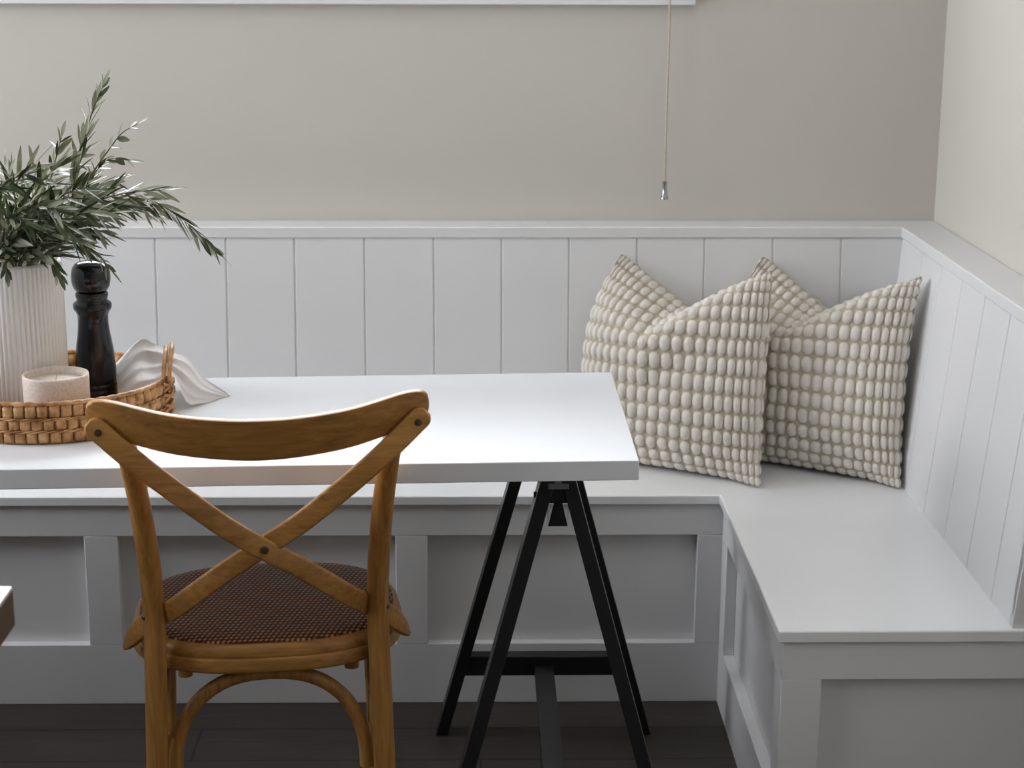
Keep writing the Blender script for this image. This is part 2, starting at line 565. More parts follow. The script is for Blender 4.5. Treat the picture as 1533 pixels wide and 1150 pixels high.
# ------------------------------------------------------------------ trestle table
TZ, TT = 0.75, 0.0318
table = thing('trestle_table', 'white topped dining table standing on black A-frame trestles', 'table', (-0.35, 2.85, 0))
o_t = Vector(table.location)
def lx(p):
    return tuple(Vector(p) - o_t)
def edge(a, b, x):
    t = (x - a[0]) / (b[0] - a[0])
    return a[1] + (b[1] - a[1]) * t
nr, nl = (0.2441, 2.5775), (-0.7235, 2.536)
fr_, fl = (0.2431, 3.1464), (-0.4563, 3.1087)
xl = -1.62
cor = [(xl, edge(nr, nl, xl)), nr, fr_, (xl, edge(fr_, fl, xl))]
tb = MB()
tb.hexa([lx((*p, TZ - TT)) for p in cor], [lx((*p, TZ)) for p in cor])
tb.build('tabletop', M['table'], table, bevel=0.0015, seg=2)

def trestle(cx, y_front, y_back, skew):
    tr = bpy.data.objects.new('trestle', None)
    COL.objects.link(tr)
    tr.parent = table
    tr.location = lx((cx, 0, 0))
    tr.empty_display_size = 0.1
    tr['label'] = 'black A-frame trestle'
    oy = o_t.y
    def P(x, y, z):
        return (x, y - 0, z)
    TOPZ = TZ - TT - 0.001
    sp = 0.0786      # lean of each frame along the table depth
    def fy(base, sgn, z):
        return base + sgn * sp * z
    for base, sgn in ((y_front, 1), (y_back, -1)):
        for side in (-1, 1):
            def outer(z):
                return side * (0.029 + (0.69 - z) * 0.266)
            w, d = 0.0225, 0.044
            def ring(z):
                xo = outer(z)
                xi = xo - side * w * 1.035
                y0 = fy(base, sgn, z)
                return [P(xo, y0, z), P(xi, y0, z), P(xi, y0 + d, z), P(xo, y0 + d, z)]
            mb = MB()
            mb.hexa(ring(0.0), ring(TOPZ))
            mb.build('leg', M['black'], tr, bevel=0.0012, seg=2)
        # lower crossbar between the two legs of the frame
        za, zb = 0.129, 0.170
        ya, yb = fy(base, sgn, za), fy(base, sgn, zb)
        wa, wb_ = 0.029 + (0.69 - za) * 0.266 - 0.022, 0.029 + (0.69 - zb) * 0.266 - 0.022
        mb = MB()
        mb.hexa([P(-wa, ya + 0.006, za), P(wa, ya + 0.006, za), P(wa, ya + 0.036, za), P(-wa, ya + 0.036, za)],
                [P(-wb_, yb + 0.006, zb), P(wb_, yb + 0.006, zb), P(wb_, yb + 0.036, zb), P(-wb_, yb + 0.036, zb)])
        mb.build('crossbar', M['black'], tr, bevel=0.001, seg=1)
    # top beam running along the depth of the table
    yfr, ybk = fy(y_front, 1, 0.69), fy(y_back, -1, 0.69)
    mb = MB()
    mb.box(-0.0165, 0.0165, yfr + 0.006, ybk + 0.04, 0.655, TOPZ)
    mb.build('top_beam', M['black'], tr, bevel=0.001, seg=1)
    # folded steel bracket under the front of the beam
    for y0, s_ in ((yfr + 0.004, 1), (ybk + 0.038, -1)):
        mb = MB()
        y1 = y0 + s_ * 0.004
        mb.prism([(-0.007, 0.655), (0.007, 0.655), (0.0155, 0.617), (-0.0155, 0.617)], 'y', min(y0, y1), max(y0, y1))
        yw = y0 + s_ * 0.03
        for sg in (-1, 1):
            mb.hexa([(sg * 0.0155, y0, 0.617), (sg * 0.0155, y1, 0.617), (sg * 0.0168, yw, 0.64), (sg * 0.0168, yw - s_ * 0.002, 0.64)],
                    [(sg * 0.0165, y0, 0.655), (sg * 0.0165, y1, 0.655), (sg * 0.0168, yw, 0.655), (sg * 0.0168, yw - s_ * 0.002, 0.655)])
        mb.build('bracket', M['steel'], tr)
    mb = MB()
    mb.hexa([(-.0168, yfr - .003, .681), (.0168, yfr - .003, .681), (.0168, yfr + .006, .681), (-.0168, yfr + .006, .681)], [(-.0168, yfr + .0035, .700), (.0168, yfr + .0035, .700), (.0168, yfr + .006, .700), (-.0168, yfr + .006, .700)])
    mb.build('bracket_plate', M['plate'], tr, bevel=0.0008, seg=1)
    # flat stretcher board between the crossbars
    mb = MB()
    mb.box(-0.0185, 0.0185, fy(y_front, 1, .14) + 0.03, fy(y_back, -1, .14) + 0.008, 0.132, 0.1515)
    mb.build('stretcher', M['black'], tr, bevel=0.001, seg=1)
    # coach bolts on the outer left leg faces
    for z in (0.665, 0.69):
        for base, sgn in ((y_front, 1), (y_back, -1)):
            xo = -(0.029 + (0.69 - z) * 0.266)
            y0 = fy(base, sgn, z) + 0.022
            MB().tube([(xo - 0.003, y0, z), (xo + 0.004, y0, z)], 0.005, 10).build('bolt', M['steel'], tr, smooth=True)
    for ch in tr.children:
        ch.location.y = -o_t.y + 0
    tr.location.y = 0
    return tr
trestle(0.1235, 2.597, 3.185, 0)
trestle(-1.34, 2.54, 3.13, 0)

# ------------------------------------------------------------------ cross-back chair
chair = thing('dining_chair', 'honey oak cross-back dining chair with woven rattan seat', 'chair', (-0.334, 2.570, 0), R(6.8))
def prof_y(z):
    return -0.02 - (0 if z < 0.5 else 0.085 * ((z - 0.5) / 0.337) ** 1.3)
# curved top rail
st = [(0.2475, 0.854, 0.868), (0.2455, 0.845, 0.8765), (0.241, 0.839, 0.882), (0.233, 0.834, 0.8855), (0.220, 0.829, 0.887), (0.20, 0.823, 0.8848), (0.172, 0.8155, 0.8785), (0.125, 0.8045, 0.8690), (0.06, 0.7965, 0.8625), (0.0, 0.7935, 0.8605)]
stations = [(-a, b, c_) for a, b, c_ in st] + [(a, b, c_) for a, b, c_ in st[::-1][1:]]
sp_ = [Vector(p) for p in stations]
dense = spline(sp_, 5)
rail = MB()
vs, fs = [], []
k = 12
th = 0.019
for p in dense:
    x, zb, zt = p
    bow = -0.05 * (1 - (x / 0.23) ** 2)
    zc, hh = (zb + zt) / 2, (zt - zb) / 2
    prof = rounded(th, 2 * hh, min(0.0055, hh * 0.9), 2)
    for d, h in prof:
        z = zc + h
        vs.append((x, prof_y(z) + bow + th / 2 + d, z))
k = len(prof)
n = len(dense)
for i in range(n - 1):
    for j in range(k):
        fs.append((i * k + j, i * k + (j + 1) % k, (i + 1) * k + (j + 1) % k, (i + 1) * k + j))
fs += [tuple(range(k)), tuple((n - 1) * k + j for j in range(k))]
rail.add(vs, fs)
rail.build('top_rail', M['oak_x'], chair, smooth=True, angle=50)

# rear legs run up into the back
legz = [(0, .186, .004), (.12, .183, .001), (.24, .180, -.003), (.42, .1745, -.004), (.50, .1725, -.004), (.58, .174, -.017), (.65, .178, -.034), (.70, .182, -.0465), (.77, .190, -.068), (.817, .198, -.083)]
for s in (-1, 1):
    pts = spline([(s * x, y, z) for z, x, y in legz], 6)
    rad = [0.0172 if p.z < .6 else 0.0172 - 0.0015 * (p.z - .6) / .2 for p in pts]
    lg = MB().tube(pts, .0165, 20, radii=rad).build('rear_leg', M['oak_z'], chair, smooth=True, angle=60)
    for z, x, y in ((.511, .185, -.021), (.4285, .1835, -.021)):
        MB().lathe([(0.0045, 0), (0.0045, 0.0015), (0.003, 0.003), (0.0012, 0.0032)], 14).build('bolt', M['bolt'], lg, smooth=True)
        b = lg.children[-1]
        b.rotation_euler = (R(90), 0, R(s * 30))
        b.location = (s * (x + 0.0015), y + .009, z)
    fp = spline([(s * .190, .332, 0), (s * .188, .332, .2), (s * .185, .332, .41)], 6)
    MB().tube(fp, .018, 18, radii=[.0165 + .0075 * p.z / .41 for p in fp]).build('front_leg', M['oak_z'], chair, smooth=True, angle=60)

# crossed braces
for s, off in ((1, -0.0075), (-1, 0.0055)):
    pts = [(-.243, -.122, .855), (-.229, -.121, .842), (-.19, -.1265, .8055), (-.145, -.125, .765), (-.099, -.121, .7255), (-.053, -.113, .6865), (-.004, -.102, .651), (.045, -.089, .617), (.093, -.068, .577), (.138, -.026, .531), (.172, .020, .498), (.198, .040, .472), (.213, .052, .452), (.2235, .063, .432)]
    w_off = []
    for i, p in enumerate(pts):
        f = max(0.0, 1 - abs(p[0]) / 0.13)
        w_off.append((s * p[0], p[1] + off * f, p[2]))
    path = spline(w_off, 6)
    L = len(path)
    scl = []
    prof = rounded(0.032, 0.0125, 0.004, 3)
    def nrm(t, s=s):
        b = min(1, max(0, (t - .72) / .2))
        return Vector((s * b * 1.4, -1 + .35 * b, 0.25 * (1 - b)))
    mb = MB()
    # rounded upper end and pointed lower end come from scaling the width of the last rings
    ptsn = path
    vs, fs = [], []
    k = len(prof)
    for i, p in enumerate(ptsn):
        t = (ptsn[min(i + 1, L - 1)] - ptsn[max(i - 1, 0)]).normalized()
        N = nrm(i / (L - 1))
        N = (N - t * N.dot(t)).normalized()
        W = t.cross(N)
        wsc = 1.0
        if i < 5:
            wsc = (0.45, 0.68, 0.83, 0.93, 0.98)[i]
        e = L - 1 - i
        if e < 10:
            wsc = (0.22, 0.34, 0.46, 0.58, 0.69, 0.78, 0.86, 0.92, 0.96, 0.99)[e]
        for a, b in prof:
            vs.append(p + W * a * wsc + N * b)
    for i in range(L - 1):
        for j in range(k):
            fs.append((i * k + j, i * k + (j + 1) % k, (i + 1) * k + (j + 1) % k, (i + 1) * k + j))
    fs += [tuple(range(k)), tuple((L - 1) * k + j for j in range(k))]
    mb.add(vs, fs)
    br = mb.build('cross_brace', M['oak_x'], chair, smooth=True, angle=50)
    MB().lathe([(0.0052, 0), (0.0052, 0.0012), (0.004, 0.0028), (0.0015, 0.0032)], 14).build('bolt', M['bolt'], br, smooth=True)
    b = br.children[-1]
    b.rotation_euler = (R(80), 0, 0)
    b.location = (s * -.229, -.1275, .841)
    if s == 1:
        MB().lathe([(0.006, 0), (0.006, 0.0012), (0.0045, 0.003), (0.0015, 0.0034)], 14).build('bolt', M['bolt'], br, smooth=True)
        b = br.children[-1]
        b.rotation_euler = (R(80), 0, 0)
        b.location = (0.001, -.117, .650)

# seat: wooden hoop and woven top
def seat_ring(hx, hy, n=96, e=2.6):
    out = []
    for i in range(n):
        a = 2 * math.pi * i / n
        c_, s_ = math.cos(a), math.sin(a)
        out.append((hx * abs(c_) ** (2 / e) * (1 if c_ > 0 else -1), .18 + hy * abs(s_) ** (2 / e) * (1 if s_ > 0 else -1)))
    return out
def rings(mb, spec, cap_top=True, cap_bot=True):
    n = 96
    vs, fs = [], []
    for hx, hy, z in spec:
        vs += [(x, y, z) for x, y in seat_ring(hx, hy)]
    for i in range(len(spec) - 1):
        for j in range(n):
            fs.append((i * n + j, i * n + (j + 1) % n, (i + 1) * n + (j + 1) % n, (i + 1) * n + j))
    if cap_bot:
        fs.append(tuple(range(n))[::-1])
    if cap_top:
        fs.append(tuple((len(spec) - 1) * n + j for j in range(n)))
    mb.add(vs, fs)
    return mb
hx, hy = .2225, .1935
rings(MB(), [(hx - .012, hy - .012, .4085), (hx - .004, hy - .004, .4085), (hx - .001, hy - .001, .4105), (hx, hy, .414), (hx, hy, .430), (hx - .0015, hy - .0015, .4325), (hx - .004, hy - .004, .4335), (hx - .003, hy - .003, .436), (hx - .0045, hy - .0045, .446), (hx - .009, hy - .009, .4525), (hx - .014, hy - .014, .4545), (hx - .026, hy - .026, .4535)]).build('seat_frame', M['oak_x'], chair, smooth=True, angle=60)
sp2 = [(hx - .0135, hy - .0135, .4535), (hx - .015, hy - .015, .4575)]
for f in (.9, .75, .5, .25, .05):
    sp2.append(((hx - .016) * f, (hy - .016) * f, .4585 + .003 * (1 - f * f)))
rings(MB(), sp2).build('woven_seat', M['weave'], chair, smooth=True, angle=70)

# bentwood arches under the seat
def arch(p0, p1, apex, n=28, e=2.35):
    p0, p1 = Vector(p0), Vector(p1)
    out = []
    for i in range(n + 1):
        a = math.pi * i / n
        c_, s_ = math.cos(a), math.sin(a)
        u = (1 - abs(c_) ** (2 / e) * (1 if c_ > 0 else -1)) / 2
        h = s_ ** (2 / e)
        p = p0.lerp(p1, u)
        p.z += (apex - p.z) * h
        out.append(p)
    return out
MB().tube(arch((-.1525, .022, .225), (.1525, .022, .225), .396), .0115, 14).build('bentwood_arch', M['oak_z'], chair, smooth=True, angle=60)
for s in (-1, 1):
    MB().tube(arch((s * .166, .024, .30), (s * .176, .318, .25), .397), .0105, 14).build('bentwood_arch', M['oak_z'], chair, smooth=True, angle=60)
    MB().tube([(s * .132, .045, .388), (s * .132, .045, .410)], .0115, 14).build('corner_block', M['oak_z'], chair, smooth=True, angle=60)

# ------------------------------------------------------------------ cushions
def cushion(label, corner_r, corner_l, z0, hw, H, Tk, u0, depth, lean, ear=(0.05, 0.0), shift=(0, 0), edge_drop=.10, seam=.115, seed=1):
    """square cushion standing on its lower edge; corner_r / corner_l = lower corners on the seat"""
    NC, NR, Q = 22, 14, 8
    nu, nv = NC * Q + 1, NR * Q + 1
    wu_ = np.linspace(-1, 1, nu)[None, :].repeat(nv, 0)
    wv_ = np.linspace(-1, 1, nv)[:, None].repeat(nu, 1)
    u = np.sin(wu_ * 1.32) / math.sin(1.32)         # cloth wraps round the edges
    v = np.sin(wv_ * 1.15) / math.sin(1.15)
    r_ = np.random.default_rng(seed)
    fu, fv = (wu_ + 1) / 2 * NC, (wv_ + 1) / 2 * NR
    # each row of tufts is shifted a little
    sh = r_.uniform(-.14, .14, NR + 1)
    rowi = np.clip(np.floor(fv).astype(int), 0, NR - 1)
    fus = fu + sh[rowi]
    cu, cv = fus % 1, fv % 1
    ra = np.abs((2 * cu - 1) / .90) ** 2.7 + np.abs((2 * cv - 1) / .86) ** 2.7
    tuft = np.clip(1 - ra, 0, 1) ** .55
    def sheet(sign):
        # outline of the chop: crease on the front face (dC) and seam behind it (dS), both below the full height
        fl_ = np.clip((u + 1) / (u0 + 1), 0, 1)
        fr2 = np.clip((1 - u) / (1 - u0), 0, 1)
        dC = np.where(u < u0, edge_drop + (depth - edge_drop) * fl_ ** 1.2, depth * fr2 ** 1.12)
        u1 = u0 + .22
        gl, gr = np.clip((u + 1) / (u1 + 1), 0, 1), np.clip((1 - u) / (1 - u1), 0, 1)
        dS = np.minimum(np.where(u < u1, seam * gl ** .95, seam * gr ** 1.0), dC)
        x = hw * u * (1 - .055 * (1 - v ** 2))
        sl = H / 2 * (1 + v * (1 - .03 * (1 - u ** 2)))
        t = Tk * (np.clip(1 - np.abs(u) ** 2.2, 0, 1) * np.clip(1 - np.abs(v) ** 2.4, 0, 1)) ** .48
        rem = np.maximum(dC, 1e-4)
        rise = np.clip((dC - dS) / rem, 0, 1)
        back = np.sqrt(np.clip(1 - rise ** 2, 0, 1)) * .72
        if sign < 0:
            e = sl - (H - dC)
            ep = .010 * np.log1p(np.exp(np.clip(e / .010, -40, 40)))
            z = sl - ep * (1 - rise)
            t = t * (1 + .30 * np.clip(1 - (e / .10) ** 2, 0, 1) * np.minimum(fl_, fr2))
            y = -t + ep * back
        else:
            z = sl * (1 - dS / H)
            y = t + dC * back * np.clip(v, 0, 1) ** 2
        x = x + (shift[0] * np.clip(-u, 0, 1) + shift[1] * np.clip(u, 0, 1)) * np.clip(v, 0, 1) ** 2
        cr = np.clip((u - .7) / .3, 0, 1) * np.clip((-v - .7) / .3, 0, 1)
        y = y - .030 * cr
        x = x + .010 * cr
        y = y + ear[0] * np.clip(v, 0, 1) ** 2 * np.clip(-u, 0, 1) ** 2
        # flattened where it sits
        z = np.maximum(z, 0.0 + 0.0 * z)
        P = np.stack([x, y, z], -1)
        du = np.gradient(P, axis=1)
        dv = np.gradient(P, axis=0)
        N = np.cross(du, dv)
        N /= np.linalg.norm(N, axis=-1, keepdims=True) + 1e-9
        if sign > 0:
            N = -N
        edge_ = np.clip((1 - np.maximum(np.abs(u), np.abs(v))) * 14, 0.55, 1)
        P = P + N * (tuft * .0085 * edge_)[..., None]
        return P
    Fp, Bp = sheet(-1), sheet(1)
    n_ = nu * nv
    verts = np.concatenate([Fp.reshape(-1, 3), Bp.reshape(-1, 3)])
    tf = np.concatenate([tuft.reshape(-1), tuft.reshape(-1)])
    faces = []
    for j in range(nv - 1):
        for i in range(nu - 1):
            a = j * nu + i
            faces.append((a, a + 1, a + 1 + nu, a + nu))
            faces.append((a + n_, a + nu + n_, a + 1 + nu + n_, a + 1 + n_))
    rim = [(0, i) for i in range(nu - 1)] + [(j, nu - 1) for j in range(nv - 1)] + [(nv - 1, i) for i in range(nu - 1, 0, -1)] + [(j, 0) for j in range(nv - 1, 0, -1)]
    for a, b in zip(rim, rim[1:] + rim[:1]):
        ia, ib = a[0] * nu + a[1], b[0] * nu + b[1]
        faces.append((ib, ia, ia + n_, ib + n_))
    me = bpy.data.meshes.new('cushion')
    # lean back about the lower edge, then turn to stand on the seat
    ca, sa_ = math.cos(lean), math.sin(lean)
    y, z = verts[:, 1].copy(), verts[:, 2].copy()
    verts[:, 1] = y * ca + z * sa_
    verts[:, 2] = -y * sa_ + z * ca
    verts[:, 2] -= verts[:, 2].min()
    me.from_pydata(verts.tolist(), [], faces)
    at_ = me.attributes.new('tuft', 'FLOAT', 'POINT')
    at_.data.foreach_set('value', tf.astype(np.float32))
    me.polygons.foreach_set('use_smooth', [True] * len(me.polygons))
    me.materials.append(M['cushion'])
    o = bpy.data.objects.new('cushion', me)
    COL.objects.link(o)
    a, b = Vector((*corner_l, 0)), Vector((*corner_r, 0))
    mid = (a + b) / 2
    o.location = (mid.x, mid.y, z0)
    o.rotation_euler = (0, 0, math.atan2((b - a).y, (b - a).x))
    tag(o, label, 'cushion', 'bobbled cream cushions on the bench')
    return o
cushion('cream bobbled cushion standing left, nearest the table end', (.565, 3.405), (.205, 3.61), S + .0008, .212, .436, .062, -.20, .160, R(7), shift=(.055, -.012), edge_drop=.10, seam=.108, seed=3)
cushion('cream bobbled cushion standing in the corner against the right backrest', (.852, 3.395), (.508, 3.618), S + .0008, .208, .429, .062, -.28, .160, R(5), shift=(.055, .005), edge_drop=.12, seam=.106, seed=8)

# ------------------------------------------------------------------ blind cord
bc = thing('blind_cord', 'thin beige pull cord with metal end hanging on the back wall', 'cord', (0.3965, D - 0.036, 1.0))
cp = [at(1003.5, -30, D - .036), at(1003, 20, D - .036), at(1001, 80, D - .036), at(998.5, 150, D - .036), at(996.5, 220, D - .036), at(995.3, 272, D - .036)]
top = cp[0] + Vector((.004, 0, .0))
cp = [Vector((cp[0].x + .002, D - .036, 2.34))] + cp
MB().tube([p - Vector(bc.location) for p in spline(cp, 8)], .0022, 8).build('cord', M['cord'], bc, smooth=True)
pb = at(995.3, 271, D - .036) - Vector(bc.location)
MB().lathe([(0.0035, 0.000), (0.0052, -0.001), (0.0052, -0.005), (0.0044, -0.0065), (0.0052, -0.020), (0.0068, -0.033), (0.0082, -0.035), (0.0082, -0.0395), (0.006, -0.040)], 24, c=tuple(pb)).build('pull', M['chrome'], bc, smooth=True, angle=50)
MB().box(-.02, .02, -.01, .016, 1.335, 1.36).build('bracket', M['trim'], bc)

# ------------------------------------------------------------------ basket tray
BX, BY, BR = -0.708, 2.852, 0.186
bk = thing('basket_tray', 'round woven rattan tray basket standing on the white table', 'basket', (BX, BY, TZ))
NB = 62
H_ROW, N_ROW = .0205, 3
core = MB()
core.lathe([(BR - .004, .001), (BR - .003, .064), (BR - .006, .064), (BR - .007, .004)], 96, cap=False)
wall = MB()
for r_i in range(N_ROW):
    for i in range(NB):
        a0 = 2 * math.pi * (i + (.5 if r_i % 2 else 0)) / NB
        da = 2 * math.pi / NB
        j = random.uniform(-.0012, .0012)
        vs, fs = [], []
        nu, nv = 7, 6
        for b in range(nv):
            for a in range(nu):
                fu, fv = a / (nu - 1), b / (nv - 1)
                bul = (1 - abs(2 * fu - 1) ** 3) ** .6 * (1 - abs(2 * fv - 1) ** 4) ** .6
                rr = BR - .0035 + .0065 * bul + j * bul
                ang = a0 + da * (fu * .95 + .025)
                zz = .001 + r_i * H_ROW + fv * H_ROW * 1.02 + j
                vs.append((rr * math.cos(ang), rr * math.sin(ang), max(.0006, zz)))
        for b in range(nv - 1):
            for a in range(nu - 1):
                q = b * nu + a
                fs.append((q, q + 1, q + 1 + nu, q + nu))
        wall.add(vs, fs)
        # inner face of the same splint
        vs2 = [(x * (2 * (BR - .005) / math.hypot(x, y) - 1), y * (2 * (BR - .005) / math.hypot(x, y) - 1), z) for x, y, z in vs]
        wall.add(vs2, [f[::-1] for f in fs])
wall.build('woven_wall', M['rattan'], bk, smooth=True, angle=70)
core.build('core_hoops', M['rattan_dark'], bk, smooth=True)
rm = MB()
for rz, rr in ((.0655, .0042),):
    pts, rad = [], []
    n = NB * 6
    for i in range(n):
        a = 2 * math.pi * i / n
        pts.append(((BR - .004) * math.cos(a), (BR - .004) * math.sin(a), rz))
        rad.append(rr * (.72 + .34 * abs(math.sin(a * NB / 2))))
    rm.tube(pts, rr, 8, radii=rad, closed=True)
rm.build('rim', M['rattan'], bk, smooth=True, angle=70)
tw = MB()
for rz in (.0213, .0418):
    for ph in (0, math.pi):
        pts = []
        n = NB * 4
        for i in range(n):
            a = 2 * math.pi * i / n
            q = (BR + .0008) + .0016 * math.cos(a * NB / 2 + ph)
            pts.append((q * math.cos(a), q * math.sin(a), rz + .0016 * math.sin(a * NB / 2 + ph)))
        tw.tube(pts, .0013, 6, closed=True)
tw.build('twined_cord', M['rattan'], bk, smooth=True, angle=70)
MB().lathe([(BR - .004, .0008), (BR - .004, .005), (.02, .006)], 72).build('base', M['rattan'], bk)
for ha in (R(9), R(189)):
    hb = MB()
    for dr, hgt in ((.0015, .108), (-.0085, .104)):
        pts = []
        for i in range(31):
            t = -1 + 2 * i / 30
            ang = ha + t * .27
            z = .045 + (hgt - .045) * (1 - abs(t) ** 2.6) ** .55 if abs(t) < 1 else .045
            rr = BR + dr + .004
            pts.append((rr * math.cos(ang), rr * math.sin(ang), z))
        hb.sweep(pts, rounded(.015, .0065, .0026, 2), normal=lambda t, ha=ha: (math.cos(ha), math.sin(ha), 0))
    hd = hb.build('handle', M['rattan'], bk, smooth=True, angle=60)
    for s in (-1, 1):
        bd = MB()
        for q in range(6):
            ang0 = ha + s * .27
            z0 = .014 + q * .009
            pts = []
            for i in range(15):
                t = i / 14
                ang = ang0 + (t - .5) * .17
                bump_ = math.sin(math.pi * t)
                rr = BR + .001 + .010 * bump_
                zz = z0 + (t - .5) * (.022 if q % 2 else -.022) + .004 * bump_
                pts.append((rr * math.cos(ang), rr * math.sin(ang), zz))
            bd.tube(pts, .0026, 7)
        bd.build('binding', M['rattan'], hd, smooth=True, angle=70)

# ------------------------------------------------------------------ things in the basket
BZ = TZ + .0062
vase = thing('vase', 'tall fluted white ceramic vase standing in the rattan basket', 'vase', (-.772, 2.872, BZ))
flute = lambda a, z: 1 + .028 * (abs(math.cos(a * 31)) - .5)
VR = .0765
MB().lathe([(VR - .008, 0), (VR - .002, .002), (VR, .006), (VR, .12), (VR, .246), (VR - .001, .250)], 496, mod=flute, cap=False).build('fluted_body', M['vase'], vase, smooth=True, angle=80)
MB().lathe([(VR - .001, .2495), (VR - .002, .2535), (VR - .005, .2545), (VR - .007, .252), (VR - .0075, .02), (.01, .012)], 96, cap=False).build('rim', M['vase'], vase, smooth=True, angle=70)

mill = thing('pepper_mill', 'glossy black turned pepper mill standing behind the candle', 'pepper mill', (-.6625, 2.942, BZ))
body = [(.0325, 0), (.0335, .001), (.0335, .016), (.0325, .0175), (.0325, .0185), (.0338, .020), (.0338, .026), (.0325, .0275), (.0325, .0285), (.0338, .031), (.0345, .045), (.0342, .062), (.0325, .082), (.0295, .102), (.0268, .12), (.0256, .134), (.0258, .146), (.0285, .1525), (.031, .1555), (.0326, .160), (.0326, .165), (.0305, .1685), (.0265, .171), (.0258, .174), (.0268, .1775), (.0278, .181), (.0272, .1845), (.025, .187), (.022, .1875)]
MB().lathe(body, 64).build('body', M['mill'], mill, smooth=True, angle=50)
head = [(.022, .1882), (.0265, .1886), (.0282, .191), (.031, .1965), (.0328, .205), (.0332, .213), (.0325, .221), (.030, .229), (.0255, .235), (.019, .2385), (.011, .2402), (.003, .2408)]
MB().lathe(head, 64).build('head', M['mill'], mill, smooth=True, angle=50)

cup = thing('candle', 'candle in a squat sand coloured stoneware cup before the vase', 'candle', (-.686, 2.756, BZ))
MB().lathe([(.044, 0), (.0505, .0015), (.0525, .006), (.0525, .086), (.0518, .0885), (.0500, .089), (.0485, .0875), (.0482, .07), (.0480, .066)], 80, cap=False).build('cup', M['cup'], cup, smooth=True, angle=60)
MB().lathe([(.0478, .01), (.0478, .0755), (.046, .077), (.02, .0772), (.001, .0775)], 64).build('wax', M['wax'], cup, smooth=True, angle=60)
MB().tube([(0, 0, .077), (.0005, 0, .082), (.002, 0, .0855)], .0011, 8).build('wick', M['wick'], cup, smooth=True)

# napkin: gauze bunched in the basket and hanging over its rim onto the table
def napkin():
    rows = [
        [(172, 575, 3.03), (208, 545, 3.03), (232, 545, 3.03), (255, 548, 3.03), (287, 556, 3.04), (308, 577, 3.03), (344, 591, 2.985)],
        [(172, 545, 3.00), (208, 511, 2.995), (232, 518, 2.99), (257, 529, 2.985), (284, 537, 2.99), (306, 564, 2.995), (345, 592, 2.97)],
        [(173, 560, 2.95), (207, 528, 2.955), (230, 530, 2.945), (257, 540, 2.935), (284, 552, 2.945), (306, 576, 2.955), (342, 593, 2.967)],
        [(176, 578, 2.92), (204, 560, 2.90), (230, 560, 2.89), (256, 552, 2.89), (282, 576, 2.905), (303, 589, 2.93), (336, 595, 2.962)],
        [(178, 596, 2.90), (204, 588, 2.86), (234, 580, 2.85), (258, 563, 2.862), (280, 602, 2.880), (300, 604, 2.905), (330, 598, 2.955)],
    ]
    G = [spline([at(*p) for p in r], 14) for r in rows]
    G = list(zip(*[g for g in G]))
    grid = [spline(list(c), 12) for c in G]
    nn, mm = len(grid), len(grid[0])
    vs = []
    for i, c in enumerate(grid):
        for j, p in enumerate(c):
            s, t = i / (nn - 1), j / (mm - 1)
            w = math.sin(math.pi * s) ** .5 * min(1, 4 * (1 - t)) ** .7
            f1 = math.sin(5.2 * t * math.pi + 2.6 * s + .9 * math.sin(5 * s))
            f2 = math.sin(3.1 * t * math.pi - 7.5 * s + 1)
            f3 = math.sin(15 * t + 13 * s + 2 * math.sin(7 * t))
            d = (.013 * (.6 - abs(f1)) + .008 * f2 + .003 * f3) * w
            q = p + Vector((.15 * d, -.85 * d, .45 * d))
            q.z = max(q.z, (TZ + .0015) if q.x > BX + BR + .006 else TZ + .008)
            vs.append(q)
    fs = [(i * mm + j, (i + 1) * mm + j, (i + 1) * mm + j + 1, i * mm + j + 1) for i in range(nn - 1) for j in range(mm - 1)]
    o = MB().add(vs, fs).build('napkin', M['linen'], smooth=True, angle=180)
    tag(o, 'crumpled white gauze napkin spilling over the basket rim', 'napkin')
napkin()

# ------------------------------------------------------------------ olive branches in the vase
def leaf(mb, base, d, side_up, L, W, curl):
    d = d.normalized()
    side = d.cross(side_up)
    if side.length < 1e-3:
        side = d.cross(Vector((1, 0, 0)))
    side.normalize()
    up = side.cross(d).normalized()
    prof = [(0, .12), (.12, .5), (.3, .9), (.5, 1), (.7, .82), (.87, .46), (1, .04)]
    vs, fs = [], []
    for t, w in prof:
        c = base + d * (L * t) + up * (curl * L * (t * t))
        hw = W * w / 2
        vs += [c - side * hw + up * (.22 * hw), c - up * .0003, c + side * hw + up * (.22 * hw)]
    for i in range(len(prof) - 1):
        a = i * 3
        fs += [(a, a + 1, a + 4, a + 3), (a + 1, a + 2, a + 5, a + 4)]
    mb.add(vs, fs)

